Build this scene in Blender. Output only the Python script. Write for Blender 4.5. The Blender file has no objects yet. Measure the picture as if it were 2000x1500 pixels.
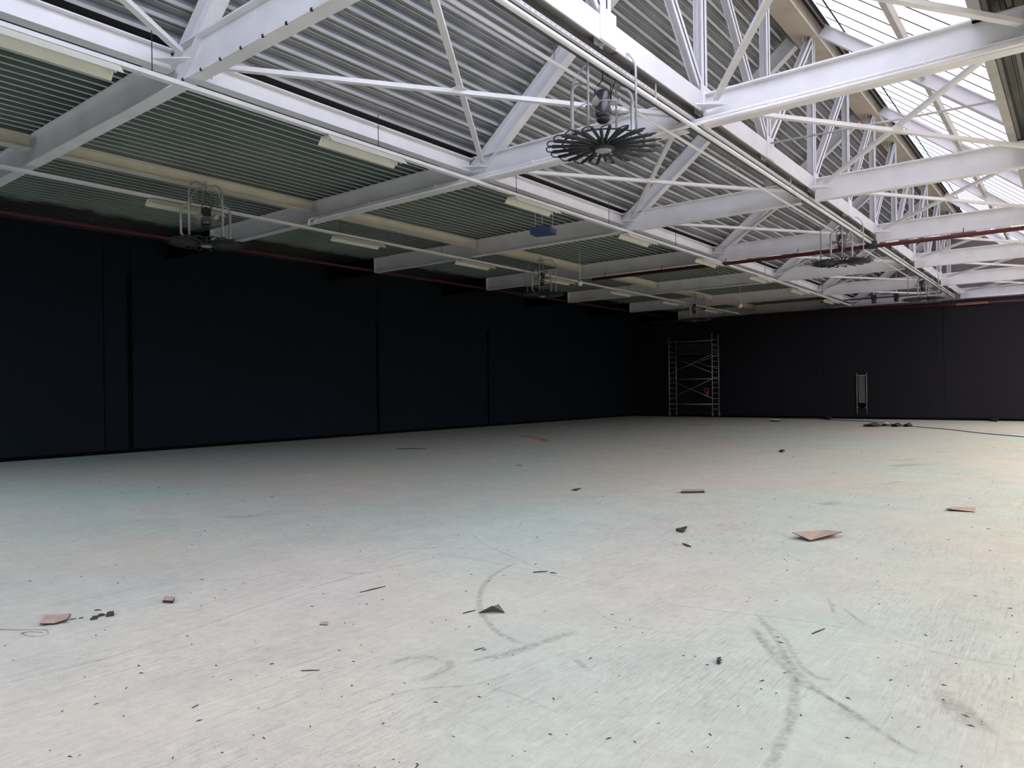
import bpy, math, random
from mathutils import Vector, Matrix
import numpy as np
random.seed(7)
SC = bpy.context.scene
COL = SC.collection
H = 1.5                                   # eye height; heights below are given above the eye (z) or above the floor
# ------------------------------------------------------------------ camera
F, TH, Y0, ROLL = 1419.4, 0.6667, 761.12, 0.0125
cT, sT = math.cos(TH), math.sin(TH)
fw = Vector((-sT, cT, 0)); rt = Vector((cT, sT, 0)); up = Vector((0, 0, 1))
R_ = rt*math.cos(ROLL) - up*math.sin(ROLL)
U_ = rt*math.sin(ROLL) + up*math.cos(ROLL)
cam = bpy.data.objects.new('camera', bpy.data.cameras.new('camera'))
COL.objects.link(cam)
cam.matrix_world = Matrix(((R_.x, U_.x, -fw.x, 0), (R_.y, U_.y, -fw.y, 0), (R_.z, U_.z, -fw.z, H), (0, 0, 0, 1)))
cam.data.sensor_width = 36; cam.data.lens = 36*F/2000
cam.data.shift_y = (Y0-750)/2000
cam.data.clip_end = 300; cam.data.clip_start = 0.05
SC.camera = cam
def ray(px, py):
    u = (px-1000)/F; v = (Y0-py)/F
    u, v = u*math.cos(ROLL)+v*math.sin(ROLL), -u*math.sin(ROLL)+v*math.cos(ROLL)
    return Vector((u*cT-sT, u*sT+cT, v))
def atz(px, py, z):                       # point of the place seen at (px,py) at height z above the floor
    r = ray(px, py); t = (z-H)/r.z; return Vector((r.x*t, r.y*t, z))
def aty(px, py, Y):
    r = ray(px, py); t = Y/r.y; return Vector((r.x*t, Y, H+r.z*t))
def flr(px, py): return atz(px, py, 0.0)
# ------------------------------------------------------------------ world, daylight, exposure
SC.view_settings.view_transform = 'Standard'; SC.view_settings.look = 'None'
SC.view_settings.gamma = 1; SC.view_settings.exposure = 0.16
SC.view_settings.use_curve_mapping = False
SKY = 9.0
w = bpy.data.worlds.new('overcast_sky'); SC.world = w; w.use_nodes = True
nt = w.node_tree; nt.nodes.clear()
wo = nt.nodes.new('ShaderNodeOutputWorld'); bg = nt.nodes.new('ShaderNodeBackground')
tc = nt.nodes.new('ShaderNodeTexCoord'); sx = nt.nodes.new('ShaderNodeSeparateXYZ')
rp = nt.nodes.new('ShaderNodeValToRGB')
rp.color_ramp.elements[0].position = 0.0; rp.color_ramp.elements[0].color = (0.62, 0.74, 0.92, 1)
rp.color_ramp.elements[1].position = 0.7; rp.color_ramp.elements[1].color = (0.92, 0.96, 1.0, 1)
nt.links.new(tc.outputs['Generated'], sx.inputs[0]); nt.links.new(sx.outputs['Z'], rp.inputs[0])
nt.links.new(rp.outputs[0], bg.inputs['Color']); bg.inputs['Strength'].default_value = SKY
nt.links.new(bg.outputs[0], wo.inputs['Surface'])
def portal(name, loc, xdir, ydir, sx_, sy_):     # guides the sampling of sky light through a roof or door opening
    L = bpy.data.lights.new(name, 'AREA'); L.shape = 'RECTANGLE'; L.size = sx_; L.size_y = sy_
    L.cycles.is_portal = True
    o = bpy.data.objects.new(name, L); COL.objects.link(o)
    x = Vector(xdir).normalized(); y = Vector(ydir).normalized(); x = -x; z = x.cross(y)             # the lamp shines along its own -Z: into the hall
    o.matrix_world = Matrix(((x.x, y.x, z.x, loc[0]), (x.y, y.y, z.y, loc[1]), (x.z, y.z, z.z, loc[2]), (0, 0, 0, 1)))
YN, YF = -6.5, 37.4                        # building ends
SG = 0.81                                  # slope of the glazed side
def gz(X): return 3.95 - SG*X + H          # glazing plane, height above floor
RT0, RT1 = 3.4, 12.5                        # added rooflight, unseen right of the view, brightens floor and steel
portal('sky_portal', ((-4.0-0.9)/2, (YN+YF)/2, gz(-2.45)+.25), (1, 0, -SG), (0, -1, 0), 4.1, YF-YN)
portal('sky_portal', ((RT0+RT1)/2, (YN+YF)/2, 5.9), (1, 0, 0), (0, -1, 0), RT1-RT0, YF-YN)
portal('sky_portal', ((1.0+RT0)/2, (9.7+YF)/2, 5.9), (1, 0, 0), (0, -1, 0), RT0-1.0, YF-9.7)
portal('sky_portal', (-13.0, -2.7, 5.9), (1, 0, 0), (0, -1, 0), 8.0, 6.6)

# ------------------------------------------------------------------ materials
def N(nt, t, **k):
    n = nt.nodes.new(t)
    for a, b in k.items(): setattr(n, a, b)
    return n
def mat(name, col, rough=.6, metal=0.0, var=.12, scale=3.0, bump=0.0, bscale=40, spec=.4, emis=None):
    m = bpy.data.materials.new(name); m.use_nodes = True
    nt = m.node_tree; b = nt.nodes['Principled BSDF']
    tc = N(nt, 'ShaderNodeTexCoord'); n1 = N(nt, 'ShaderNodeTexNoise')
    n1.inputs['Scale'].default_value = scale; n1.inputs['Detail'].default_value = 6
    nt.links.new(tc.outputs['Object'], n1.inputs['Vector'])
    r = N(nt, 'ShaderNodeValToRGB')
    r.color_ramp.elements[0].position = .3; r.color_ramp.elements[1].position = .7
    r.color_ramp.elements[0].color = tuple(c*(1-var) for c in col)+(1,)
    r.color_ramp.elements[1].color = tuple(min(1, c*(1+var)) for c in col)+(1,)
    nt.links.new(n1.outputs['Fac'], r.inputs[0]); nt.links.new(r.outputs[0], b.inputs['Base Color'])
    b.inputs['Roughness'].default_value = rough; b.inputs['Metallic'].default_value = metal
    b.inputs['Specular IOR Level'].default_value = spec
    if bump:
        n2 = N(nt, 'ShaderNodeTexNoise'); n2.inputs['Scale'].default_value = bscale
        bp = N(nt, 'ShaderNodeBump'); bp.inputs['Strength'].default_value = bump; bp.inputs['Distance'].default_value = .01
        nt.links.new(tc.outputs['Object'], n2.inputs['Vector']); nt.links.new(n2.outputs['Fac'], bp.inputs['Height'])
        nt.links.new(bp.outputs[0], b.inputs['Normal'])
    if emis:
        b.inputs['Emission Color'].default_value = emis[0]+(1,); b.inputs['Emission Strength'].default_value = emis[1]
    return m
M = {}
M['steel'] = mat('white_painted_steel', (.79, .775, .79), .5, var=.07, scale=2, bump=.05)
M['steelt'] = mat('off_white_truss_paint', (.64, .63, .645), .5, var=.06, scale=2)
M['steelw'] = mat('bright_white_painted_steel', (.82, .81, .82), .5, var=.04, scale=2)
M['tan'] = mat('tan_primed_steel', (.60, .52, .42), .5, var=.1, scale=2)
M['cream'] = mat('cream_painted_steel', (.68, .65, .55), .5, var=.08, scale=2)
M['galv'] = mat('galvanised_steel', (.42, .43, .44), .42, .5, var=.15, scale=6)
M['tray'] = mat('dark_tray_steel', (.11, .115, .12), .6, var=.15, scale=4)
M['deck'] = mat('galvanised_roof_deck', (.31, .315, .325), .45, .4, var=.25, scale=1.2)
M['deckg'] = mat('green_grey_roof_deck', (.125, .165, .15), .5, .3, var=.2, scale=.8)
M['crest'] = mat('lit_rib_crest', (.56, .61, .57), .45, .1, var=.15, scale=1.5)  # light caught on the rib undersides, put into the crest colour
M['crest_s'] = mat('lit_grey_rib_crest', (.62, .63, .65), .4, .2, var=.15, scale=1.5)  # highlight lines of the sloping deck, lightened in the colour
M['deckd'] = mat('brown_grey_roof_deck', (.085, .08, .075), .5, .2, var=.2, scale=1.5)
M['crest_d'] = mat('lit_brown_grey_rib_crest', (.16, .15, .14), .5, .2, var=.2, scale=1.5)
M['black'] = mat('black_wall_paint', (.0026, .0080, .0145), .75, var=.12, scale=.5, spec=.2)
M['blackv'] = mat('dark_violet_wall_paint', (.0075, .0068, .0115), .7, var=.2, scale=.35, spec=.3)
M['gap'] = mat('joint_black', (.002, .002, .003), .9, var=0, spec=.1)
M['pipe_red'] = mat('red_sprinkler_pipe_paint', (.085, .010, .014), .5, var=.1)
M['iron'] = mat('dark_iron', (.045, .047, .052), .5, .4, var=.2, scale=20)
M['ironl'] = mat('greyed_iron_pipe', (.46, .455, .47), .45, .2, var=.2, scale=10)
M['motor'] = mat('motor_casing', (.12, .12, .13), .3, .7, var=.1)
M['gable'] = mat('mauve_grey_plaster', (.22, .17, .175), .85, var=.2, scale=.6)
M['flash'] = mat('dark_flashing', (.03, .028, .03), .7, var=.1)
M['kerb'] = mat('pale_kerb_sheet', (.42, .40, .37), .6, var=.1)
M['blue'] = mat('navy_box_paint', (.045, .07, .15), .5, var=.1)
M['bulb'] = mat('white_globe', (.8, .8, .76), .35, var=.02)
M['frost'] = mat('grey_frosted_globe', (.30, .32, .32), .35, var=.05)
M['alu'] = mat('dull_aluminium', (.38, .36, .38), .45, .6, var=.1)
M['ply'] = mat('weathered_plywood', (.035, .03, .022), .8, var=.3, scale=8)
M['board'] = mat('brown_pink_hardboard', (.36, .265, .235), .8, var=.12, scale=9, bump=.1)
M['boardd'] = mat('dark_board_edge', (.06, .03, .028), .9, var=.1)
M['chip'] = mat('dark_splinter', (.045, .038, .036), .85, var=.25, scale=30)
M['red'] = mat('red_plastic', (.25, .03, .02), .5)
M['rubber'] = mat('black_rubber', (.02, .02, .022), .8)
M['orange'] = mat('rust_orange_paint', (.22, .10, .07), .7, var=.2)
M['white'] = mat('white_plastic', (.75, .74, .72), .5)

def painted(name, basecol, metal, rough, axis, edge, sign):   # a surface sprayed black beyond a ragged line
    m = mat(name, basecol, rough, metal, .15, 1.5); nt = m.node_tree; b = nt.nodes['Principled BSDF']
    ge = N(nt, 'ShaderNodeNewGeometry'); s = N(nt, 'ShaderNodeSeparateXYZ'); nt.links.new(ge.outputs['Position'], s.inputs[0])
    n = N(nt, 'ShaderNodeTexNoise'); n.inputs['Scale'].default_value = 2.2; n.inputs['Detail'].default_value = 5
    nt.links.new(ge.outputs['Position'], n.inputs['Vector'])
    ma = N(nt, 'ShaderNodeMath', operation='MULTIPLY_ADD'); nt.links.new(n.outputs['Fac'], ma.inputs[0])
    ma.inputs[1].default_value = .9; nt.links.new(s.outputs[axis], ma.inputs[2])
    mr = N(nt, 'ShaderNodeMapRange'); nt.links.new(ma.outputs[0], mr.inputs[0])
    mr.inputs[1].default_value = edge+.45-.12; mr.inputs[2].default_value = edge+.45+.12
    mx = N(nt, 'ShaderNodeMix', data_type='RGBA'); nt.links.new(mr.outputs[0], mx.inputs[0])
    src = b.inputs['Base Color'].links[0].from_socket
    mx.inputs[6].default_value = (.006, .007, .010, 1); nt.links.new(src, mx.inputs[7])
    nt.links.new(mx.outputs[2], b.inputs['Base Color'])
    mm = N(nt, 'ShaderNodeMath', operation='MULTIPLY'); nt.links.new(mr.outputs[0], mm.inputs[0]); mm.inputs[1].default_value = metal
    nt.links.new(mm.outputs[0], b.inputs['Metallic'])
    return m
M['deck_l'] = painted('roof_deck_part_sprayed_black', (.125, .165, .15), .3, .5, 0, -17.35, 1)
M['crest_l'] = painted('lit_rib_crest_part_sprayed_black', (.50, .54, .51), .2, .45, 0, -17.35, 1)

def pane_mat(name, tint, trans):
    m = bpy.data.materials.new(name); m.use_nodes = True; nt = m.node_tree; nt.nodes.clear()
    o = N(nt, 'ShaderNodeOutputMaterial'); tr = N(nt, 'ShaderNodeBsdfTransparent'); tl = N(nt, 'ShaderNodeBsdfTranslucent')
    gl = N(nt, 'ShaderNodeBsdfDiffuse'); tc = N(nt, 'ShaderNodeTexCoord')
    no = N(nt, 'ShaderNodeTexNoise'); no.inputs['Scale'].default_value = .8; no.inputs['Detail'].default_value = 3
    nt.links.new(tc.outputs['Object'], no.inputs['Vector'])
    r = N(nt, 'ShaderNodeValToRGB'); r.color_ramp.elements[0].position = .35; r.color_ramp.elements[1].position = .65
    t = trans
    r.color_ramp.elements[0].color = (tint[0]*t, tint[1]*t, tint[2]*t, 1)
    r.color_ramp.elements[1].color = (tint[0]*t*.93, tint[1]*t*.97, min(1, tint[2]*t*1.06), 1)
    nt.links.new(no.outputs['Fac'], r.inputs[0]); nt.links.new(r.outputs[0], tr.inputs[0])
    tl.inputs[0].default_value = (.8*tint[0], .8*tint[1], .8*tint[2], 1)
    mx = N(nt, 'ShaderNodeMixShader'); mx.inputs[0].default_value = .10
    nt.links.new(tr.outputs[0], mx.inputs[1]); nt.links.new(tl.outputs[0], mx.inputs[2]); nt.links.new(mx.outputs[0], o.inputs[0])
    return m
M['pane'] = pane_mat('pink_white_translucent_sheet', (1.0, .875, .93), .14)
M['panec'] = pane_mat('bluish_translucent_sheet', (.92, .95, 1.0), .16)
M['clear'] = pane_mat('added_warm_rooflight', (1.0, .85, .66), .54)
M['cool'] = pane_mat('added_cool_rooflight', (.84, .95, 1.0), .30)
M['panen'] = pane_mat('added_clearer_sheet', (.94, .895, .96), .54)  # added sheets, more transparent to let extra light in

# floor
def floor_mat():
    m = bpy.data.materials.new('worn_painted_concrete'); m.use_nodes = True; nt = m.node_tree; b = nt.nodes['Principled BSDF']
    ge = N(nt, 'ShaderNodeNewGeometry'); P = ge.outputs['Position']
    def noise(scale, det=5, rough=.55, vec=None, dist=0):
        n = N(nt, 'ShaderNodeTexNoise'); n.inputs['Scale'].default_value = scale; n.inputs['Detail'].default_value = det
        n.inputs['Roughness'].default_value = rough; n.inputs['Distortion'].default_value = dist
        nt.links.new(vec or P, n.inputs['Vector']); return n.outputs['Fac']
    def ramp(fac, a, b_, ca=(0, 0, 0, 1), cb=(1, 1, 1, 1)):
        r = N(nt, 'ShaderNodeValToRGB'); r.color_ramp.elements[0].position = a; r.color_ramp.elements[1].position = b_
        r.color_ramp.elements[0].color = ca; r.color_ramp.elements[1].color = cb
        nt.links.new(fac, r.inputs[0]); return r.outputs[0]
    def mapped(rot, sc):
        mp = N(nt, 'ShaderNodeMapping'); mp.inputs['Rotation'].default_value = (0, 0, rot); mp.inputs['Scale'].default_value = sc
        nt.links.new(P, mp.inputs['Vector']); return mp.outputs[0]
    def mix(fac, a, b_, mode='MIX'):
        x = N(nt, 'ShaderNodeMix', data_type='RGBA', blend_type=mode)
        if isinstance(fac, float): x.inputs[0].default_value = fac
        else: nt.links.new(fac, x.inputs[0])
        for i, s in ((6, a), (7, b_)):
            if isinstance(s, tuple): x.inputs[i].default_value = s
            else: nt.links.new(s, x.inputs[i])
        return x.outputs[2]
    def mul(a, k):
        x = N(nt, 'ShaderNodeMath', operation='MULTIPLY'); nt.links.new(a, x.inputs[0])
        if isinstance(k, float): x.inputs[1].default_value = k
        else: nt.links.new(k, x.inputs[1])
        return x.outputs[0]
    col = ramp(noise(.22, 3), .38, .62, (.43, .51, .478, 1), (.53, .50, .435, 1))
    col = mix(ramp(noise(.5, 3), .5, .75), col, (.53, .475, .455, 1))
    col = mix(mul(ramp(noise(2.3, 8, .65), .4, .75), .5), col, (.34, .34, .325, 1))
    col = mix(mul(ramp(noise(14, 6, .7), .42, .72), .5), col, (.34, .34, .33, 1))
    # long fine scratches in several directions, denser in worn zones
    worn = ramp(noise(.35, 3), .35, .65, (.25, .25, .25, 1))
    for i, (rot, s1, s2, lo, st) in enumerate(((.35, 22, .9, .62, .45), (-.5, 32, 1.8, .60, .5), (1.25, 28, 1.3, .62, .4), (2.1, 34, 1.0, .62, .45), (.9, 75, 5, .58, .55), (2.7, 80, 7, .58, .55), (1.75, 60, 5, .58, .5), (.15, 75, 6, .58, .55), (2.4, 24, .8, .63, .45), (1.0, 90, 9, .58, .5))):
        nz = noise(1.0, 3, .6, mapped(rot, (s1, s2, 1)), .35)
        patch = ramp(noise(.55, 2, .5, mapped(i*1.3, (1+.2*i, 1.1, 1))), .45, .6)
        col = mix(mul(mul(mul(ramp(nz, lo, lo+.06), patch), worn), st), col, (.25, .245, .235, 1))
    for rot, s1, s2 in ((.6, 40, 1.8), (1.9, 50, 2.1), (2.9, 45, 2.4)):
        nz = noise(1.0, 3, .6, mapped(rot, (s1, s2, 1)), .3)
        col = mix(mul(mul(ramp(nz, .62, .68), worn), .28), col, (.74, .73, .70, 1))
    # fine crazing
    vo = N(nt, 'ShaderNodeTexVoronoi', feature='DISTANCE_TO_EDGE'); vo.inputs['Scale'].default_value = 9
    mixv = N(nt, 'ShaderNodeVectorMath', operation='ADD'); nn = N(nt, 'ShaderNodeTexNoise'); nn.inputs['Scale'].default_value = 6
    nt.links.new(P, nn.inputs['Vector']); nt.links.new(P, mixv.inputs[0]); nt.links.new(nn.outputs['Color'], mixv.inputs[1])
    nt.links.new(mixv.outputs[0], vo.inputs['Vector'])
    cr = ramp(vo.outputs['Distance'], 0.0, .03, (1, 1, 1, 1), (0, 0, 0, 1))
    col = mix(mul(mul(cr, worn), .5), col, (.28, .27, .26, 1))
    # dark specks
    v2 = N(nt, 'ShaderNodeTexVoronoi'); v2.inputs['Scale'].default_value = 3.2; nt.links.new(P, v2.inputs['Vector'])
    col = mix(mul(ramp(v2.outputs['Distance'], .012, .03, (1, 1, 1, 1), (0, 0, 0, 1)), .6), col, (.12, .11, .10, 1))
    nt.links.new(col, b.inputs['Base Color'])
    b.inputs['Roughness'].default_value = .62; b.inputs['Specular IOR Level'].default_value = .35
    bp = N(nt, 'ShaderNodeBump'); bp.inputs['Strength'].default_value = .25; bp.inputs['Distance'].default_value = .01
    nt.links.new(noise(7, 8, .7), bp.inputs['Height']); nt.links.new(bp.outputs[0], b.inputs['Normal'])
    return m
M['floor'] = floor_mat()
def scuff_mat(name, col, strength):
    m = bpy.data.materials.new(name); m.use_nodes = True; nt = m.node_tree; b = nt.nodes['Principled BSDF']
    b.inputs['Base Color'].default_value = col+(1,); b.inputs['Roughness'].default_value = .7
    ge = N(nt, 'ShaderNodeNewGeometry'); n = N(nt, 'ShaderNodeTexNoise'); n.inputs['Scale'].default_value = 22; n.inputs['Detail'].default_value = 8
    n.inputs['Roughness'].default_value = .7
    nt.links.new(ge.outputs['Position'], n.inputs['Vector'])
    mr = N(nt, 'ShaderNodeMapRange'); mr.inputs[1].default_value = .35; mr.inputs[2].default_value = .72
    mr.inputs[3].default_value = 0; mr.inputs[4].default_value = strength
    nt.links.new(n.outputs['Fac'], mr.inputs[0])
    uv = N(nt, 'ShaderNodeAttribute', attribute_name='edge')
    mm = N(nt, 'ShaderNodeMath', operation='MULTIPLY'); nt.links.new(mr.outputs[0], mm.inputs[0]); nt.links.new(uv.outputs['Fac'], mm.inputs[1])
    nt.links.new(mm.outputs[0], b.inputs['Alpha'])
    return m
M['scuff'] = scuff_mat('rubber_scuff', (.27, .26, .27), .42)
M['stain'] = scuff_mat('floor_stain', (.30, .27, .26), .5)
M['redmark'] = scuff_mat('faded_red_paint_mark', (.75, .16, .22), 1.0)

# ------------------------------------------------------------------ mesh helpers
class MB:
    def __init__(s): s.v = []; s.f = []; s.sm = []
    def add(s, vs, fs, smooth=False):
        k = len(s.v); s.v += [tuple(v) for v in vs]; s.f += [tuple(i+k for i in f) for f in fs]; s.sm += [smooth]*len(fs); return s
    def box(s, lo, hi):
        x0, y0, z0 = lo; x1, y1, z1 = hi
        return s.add([(x0, y0, z0), (x1, y0, z0), (x1, y1, z0), (x0, y1, z0), (x0, y0, z1), (x1, y0, z1), (x1, y1, z1), (x0, y1, z1)],
                     [(0, 3, 2, 1), (4, 5, 6, 7), (0, 1, 5, 4), (1, 2, 6, 5), (2, 3, 7, 6), (3, 0, 4, 7)])
    def prism(s, p0, p1, prof, upv=(0, 0, 1), smooth=False):      # profile (side, up) extruded from p0 to p1
        p0 = Vector(p0); p1 = Vector(p1); d = (p1-p0).normalized(); u = Vector(upv)
        sd = d.cross(u).normalized(); u = sd.cross(d).normalized(); n = len(prof)
        vs = [p0+sd*a+u*b for a, b in prof]+[p1+sd*a+u*b for a, b in prof]
        fs = [(i, (i+1) % n, n+(i+1) % n, n+i) for i in range(n)]
        s.add(vs, fs, smooth); s.add([], []); k = len(s.v)-2*n
        s.f += [tuple(k+i for i in range(n))[::-1], tuple(k+n+i for i in range(n))]; s.sm += [False, False]; return s
    def bar(s, p0, p1, a, b, upv=(0, 0, 1)):
        return s.prism(p0, p1, [(-a/2, -b/2), (a/2, -b/2), (a/2, b/2), (-a/2, b/2)], upv)
    def ibeam(s, p0, p1, b, h, tf=.02, tw=.014, upv=(0, 0, 1), z0=0):
        for q in ([(-b/2, z0), (b/2, z0), (b/2, z0+tf), (-b/2, z0+tf)], [(-b/2, z0+h-tf), (b/2, z0+h-tf), (b/2, z0+h), (-b/2, z0+h)],
                  [(-tw/2, z0+tf), (tw/2, z0+tf), (tw/2, z0+h-tf), (-tw/2, z0+h-tf)]):
            s.prism(p0, p1, q, upv)
        return s
    def tube(s, pts, r, n=8, cap=True):
        pts = [Vector(p) for p in pts]; m = len(pts); vs = []; prev = None
        for i, p in enumerate(pts):
            d = (pts[min(i+1, m-1)]-pts[max(i-1, 0)]).normalized()
            if prev is None:
                a = Vector((0, 0, 1)) if abs(d.z) < .9 else Vector((1, 0, 0))
                u = d.cross(a).normalized()
            else: u = (prev-d*prev.dot(d)).normalized()
            prev = u; w_ = d.cross(u)
            rr = r[i] if isinstance(r, (list, tuple)) else r
            vs += [p+(u*math.cos(t)+w_*math.sin(t))*rr for t in [2*math.pi*k/n for k in range(n)]]
        fs = [(i*n+k, i*n+(k+1) % n, (i+1)*n+(k+1) % n, (i+1)*n+k) for i in range(m-1) for k in range(n)]
        s.add(vs, fs, True)
        if cap:
            k = len(s.v)-m*n; s.f += [tuple(k+i for i in range(n))[::-1], tuple(k+(m-1)*n+i for i in range(n))]; s.sm += [False, False]
        return s
    def lathe(s, prof, c=(0, 0, 0), n=24):       # (r,z)
        vs = []
        for r, z in prof: vs += [(c[0]+r*math.cos(2*math.pi*k/n), c[1]+r*math.sin(2*math.pi*k/n), c[2]+z) for k in range(n)]
        m = len(prof)
        fs = [(i*n+k, i*n+(k+1) % n, (i+1)*n+(k+1) % n, (i+1)*n+k) for i in range(m-1) for k in range(n)]
        return s.add(vs, fs, True)
    def build(s, name, m, parent=None):
        me = bpy.data.meshes.new(name); me.from_pydata(s.v, [], s.f); me.materials.append(m)
        me.polygons.foreach_set('use_smooth', s.sm); me.update()
        o = bpy.data.objects.new(name, me); COL.objects.link(o)
        if parent: o.parent = parent
        return o
def thing(name, label, cat, loc=(0, 0, 0), group=None, rz=0):
    o = bpy.data.objects.new(name, None); COL.objects.link(o); o.empty_display_size = .1
    o.location = loc; o.rotation_euler = (0, 0, rz); o['label'] = label; o['category'] = cat
    if group: o['group'] = group
    return o
def tag(o, label, cat, group=None):
    o['label'] = label; o['category'] = cat
    if group: o['group'] = group
    return o
def struct(o): o['kind'] = 'structure'; return o
def holder(name):
    o = bpy.data.objects.new(name, None); COL.objects.link(o); o['kind'] = 'structure'; return o
def copy_tree(o, parent=None):
    c = o.copy(); COL.objects.link(c); c.parent = parent
    for ch in [x for x in KIDS.get(o.name, [])]: copy_tree(ch, c)
    return c
KIDS = {}
def index_kids():
    KIDS.clear()
    for o in bpy.data.objects:
        if o.parent: KIDS.setdefault(o.parent.name, []).append(o)
ORD = ['nearest', 'second', 'third', 'fourth', 'fifth', 'sixth', 'seventh', 'eighth', 'ninth', 'tenth']

# ------------------------------------------------------------------ grid of the building (heights above floor)
Y1, SP = 4.38, 5.317                      # centre line of the first roof frame, bay length
ZB, BH = 3.6412+H, .44                    # crossbeam underside and depth
ZD = ZB+BH                                # underside of the flat deck
XW, XE, XV, XT, XK = -19.35, -17.05, -8.45, -4.26, -.88
def yb(k): return Y1+SP*(k-1)
NB = 7

# ------------------------------------------------------------------ floor and walls
struct(MB().box((XW-.3, YN-6, -.2), (14, YF+.3, 0)).build('floor', M['floor']))
FLOOR = bpy.data.objects['floor']
wl = holder('wall_left')
ys = [YN, 2.35, 8.02, 8.70, 17.08, 23.06, 29.0, YF]
for a, b in zip(ys, ys[1:]):
    MB().box((XW-.12, a+.014, 0), (XW, b-.014, ZD+.02)).build('wall_panel', M['black'], wl)
MB().box((XW-.2, YN, 0), (XW-.10, YF, ZD+.1)).build('backing', M['gap'], wl)
for Y in (8.70, 17.08, 23.06):            # slim cover strips beside the joints
    MB().box((XW, Y-.10, 0), (XW+.035, Y-.02, 4.6 if Y < 10 else 3.9)).build('cover_strip', M['gap'], wl)
YP = 35.1
far = holder('wall_far')
px_ = [(-19.35, 3.42), (-13.0, 3.42), (-8.2, 3.42), (-4.1, 3.25), (2.0, 3.18), (14, 3.1)]
xs_ = [-19.35, -14.2, -9.4, -4.6, .2, 5.2, 10, 14]
def ztop(X):
    for (a, za), (b, zb_) in zip(px_, px_[1:]):
        if X <= b: return za+(zb_-za)*(X-a)/(b-a)+H
    return px_[-1][1]+H
for a, b in zip(xs_, xs_[1:]):
    pts = [(a+.006, 0), (b-.006, 0), (b-.006, ztop(b)), (a+.006, ztop(a))]
    MB().add([(x, YP, z) for x, z in pts]+[(x, YP+.12, z) for x, z in pts],
             [(0, 1, 2, 3), (7, 6, 5, 4), (0, 4, 5, 1), (1, 5, 6, 2), (2, 6, 7, 3), (3, 7, 4, 0)]).build('wall_panel', M['blackv'], far)
struct(MB().box((XW, YP-.035, 0), (14, YP, .09)).build('baseboard_far', M['gap']))
struct(MB().box((XW, YN, 0), (XW+.03, YP, .09)).build('baseboard_left', M['gap']))
g = holder('wall_gable')                   # end wall of the hall behind the black partition
prof = [(XW, 0), (14, 0), (14, 6.2), (XK, 6.2), (XT, 9.1), (-8.6, 5.7), (XW, 5.7)]
n = len(prof)
MB().add([(x, YF-.5, z) for x, z in prof]+[(x, YF-.2, z) for x, z in prof],
         [tuple(range(n)), tuple(range(2*n-1, n-1, -1))]).build('plaster', M['gable'], g)
wr = holder('wall_right'); MB().box((14, YN-6, 0), (14.2, YF, 6.3)).build('plaster', M['gable'], wr)
wb = holder('wall_back')
MB().box((XW, YN-.2, 0), (14, YN, 6.3)).build('plaster', M['gable'], wb)

# ------------------------------------------------------------------ ceiling: profiled roof deck
ceil = holder('ceiling')
PITCH = .21
def deck(x0, z0, x1, z1, ya, yb_, m, name='deck_panel', depth=.10):
    L = math.hypot(x1-x0, z1-z0); n_ = max(1, round(L/PITCH)); p = L/n_
    ux, uz = (x1-x0)/L, (z1-z0)/L; nx, nz = -uz, ux
    pr = []
    for i in range(n_):
        s0 = i*p
        pr += [(s0, 0), (s0+.046, 0), (s0+.064, depth), (s0+.118, depth), (s0+.124, depth-.014), (s0+.136, depth-.014), (s0+.142, depth), (s0+p-.016, depth)]
    pr.append((L, 0))
    vs = []
    for Y in (ya, yb_):
        vs += [(x0+ux*s+nx*h, Y, z0+uz*s+nz*h) for s, h in pr]
    k = len(pr); b = MB(); b.add(vs, [(i, i+1, k+i+1, k+i) for i in range(k-1)]); 
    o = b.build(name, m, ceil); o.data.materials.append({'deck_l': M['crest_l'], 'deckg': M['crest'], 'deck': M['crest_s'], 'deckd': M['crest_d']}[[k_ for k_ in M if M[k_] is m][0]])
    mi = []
    for i in range(n_): mi += [1, 0, 0, 0, 1, 0, 0, 0]  # crest and groove faces take the tone painted as if lit
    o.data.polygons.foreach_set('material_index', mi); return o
bays = [YN]+[yb(k) for k in range(0, NB+1)]+[YF]
bays = [YN, yb(0)]+[yb(k) for k in range(1, NB+1)]+[YF]
SL = .80
def zr(X): return 4.03+SL*(X+7.9)+H        # rafter underside, left slope
RD = .34                                    # rafter depth (vertical offset of the deck)
for a, b in zip(bays, bays[1:]):
    deck(XW, ZD, -16.9, ZD, a, b, M['deck_l'])
    if b > .7:
        deck(-16.9, ZD, -12.9, ZD, max(a, .6), b, M['deckg'])
        deck(-12.9, ZD, XV-.05, ZD, max(a, .6), b, M['deckg'])
    deck(-8.30, zr(-8.30)+RD+.06, -4.42, zr(-4.42)+RD+.06, a, b, M['deck'])
    deck(XK+.05, ZD+.02, RT0 if b < 9.9 else 1.0, ZD+.02, a, b, M['deckd'])
    deck(RT1, ZD+.02, 14, ZD+.02, a, b, M['deck'])
# weatherproof lining above the deck so that no sky shows through the ends of the ribs
MB().box((XW, .6, ZD+.13), (XV, YF, ZD+.16)).box((XW, YN, ZD+.13), (-17, .6, ZD+.16)).box((XK+.05, YN, ZD+.15), (RT0, yb(2), ZD+.18)).box((XK+.05, yb(2), ZD+.15), (1.0, YF, ZD+.18)).box((RT1, YN, ZD+.15), (14, YF, ZD+.18)).build('roof_board', M['flash'], ceil)
z0, z1 = zr(-8.5)+RD+.2, zr(-4.3)+RD+.2
MB().add([(-8.5, YN, z0), (-4.3, YN, z1), (-4.3, YF, z1), (-8.5, YF, z0)], [(0, 1, 2, 3)]).build('roof_board', M['flash'], ceil)
MB().box((-8.55, YN, ZD-.02), (-8.50, YF, z0+.05)).build('roof_board', M['flash'], ceil)

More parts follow.
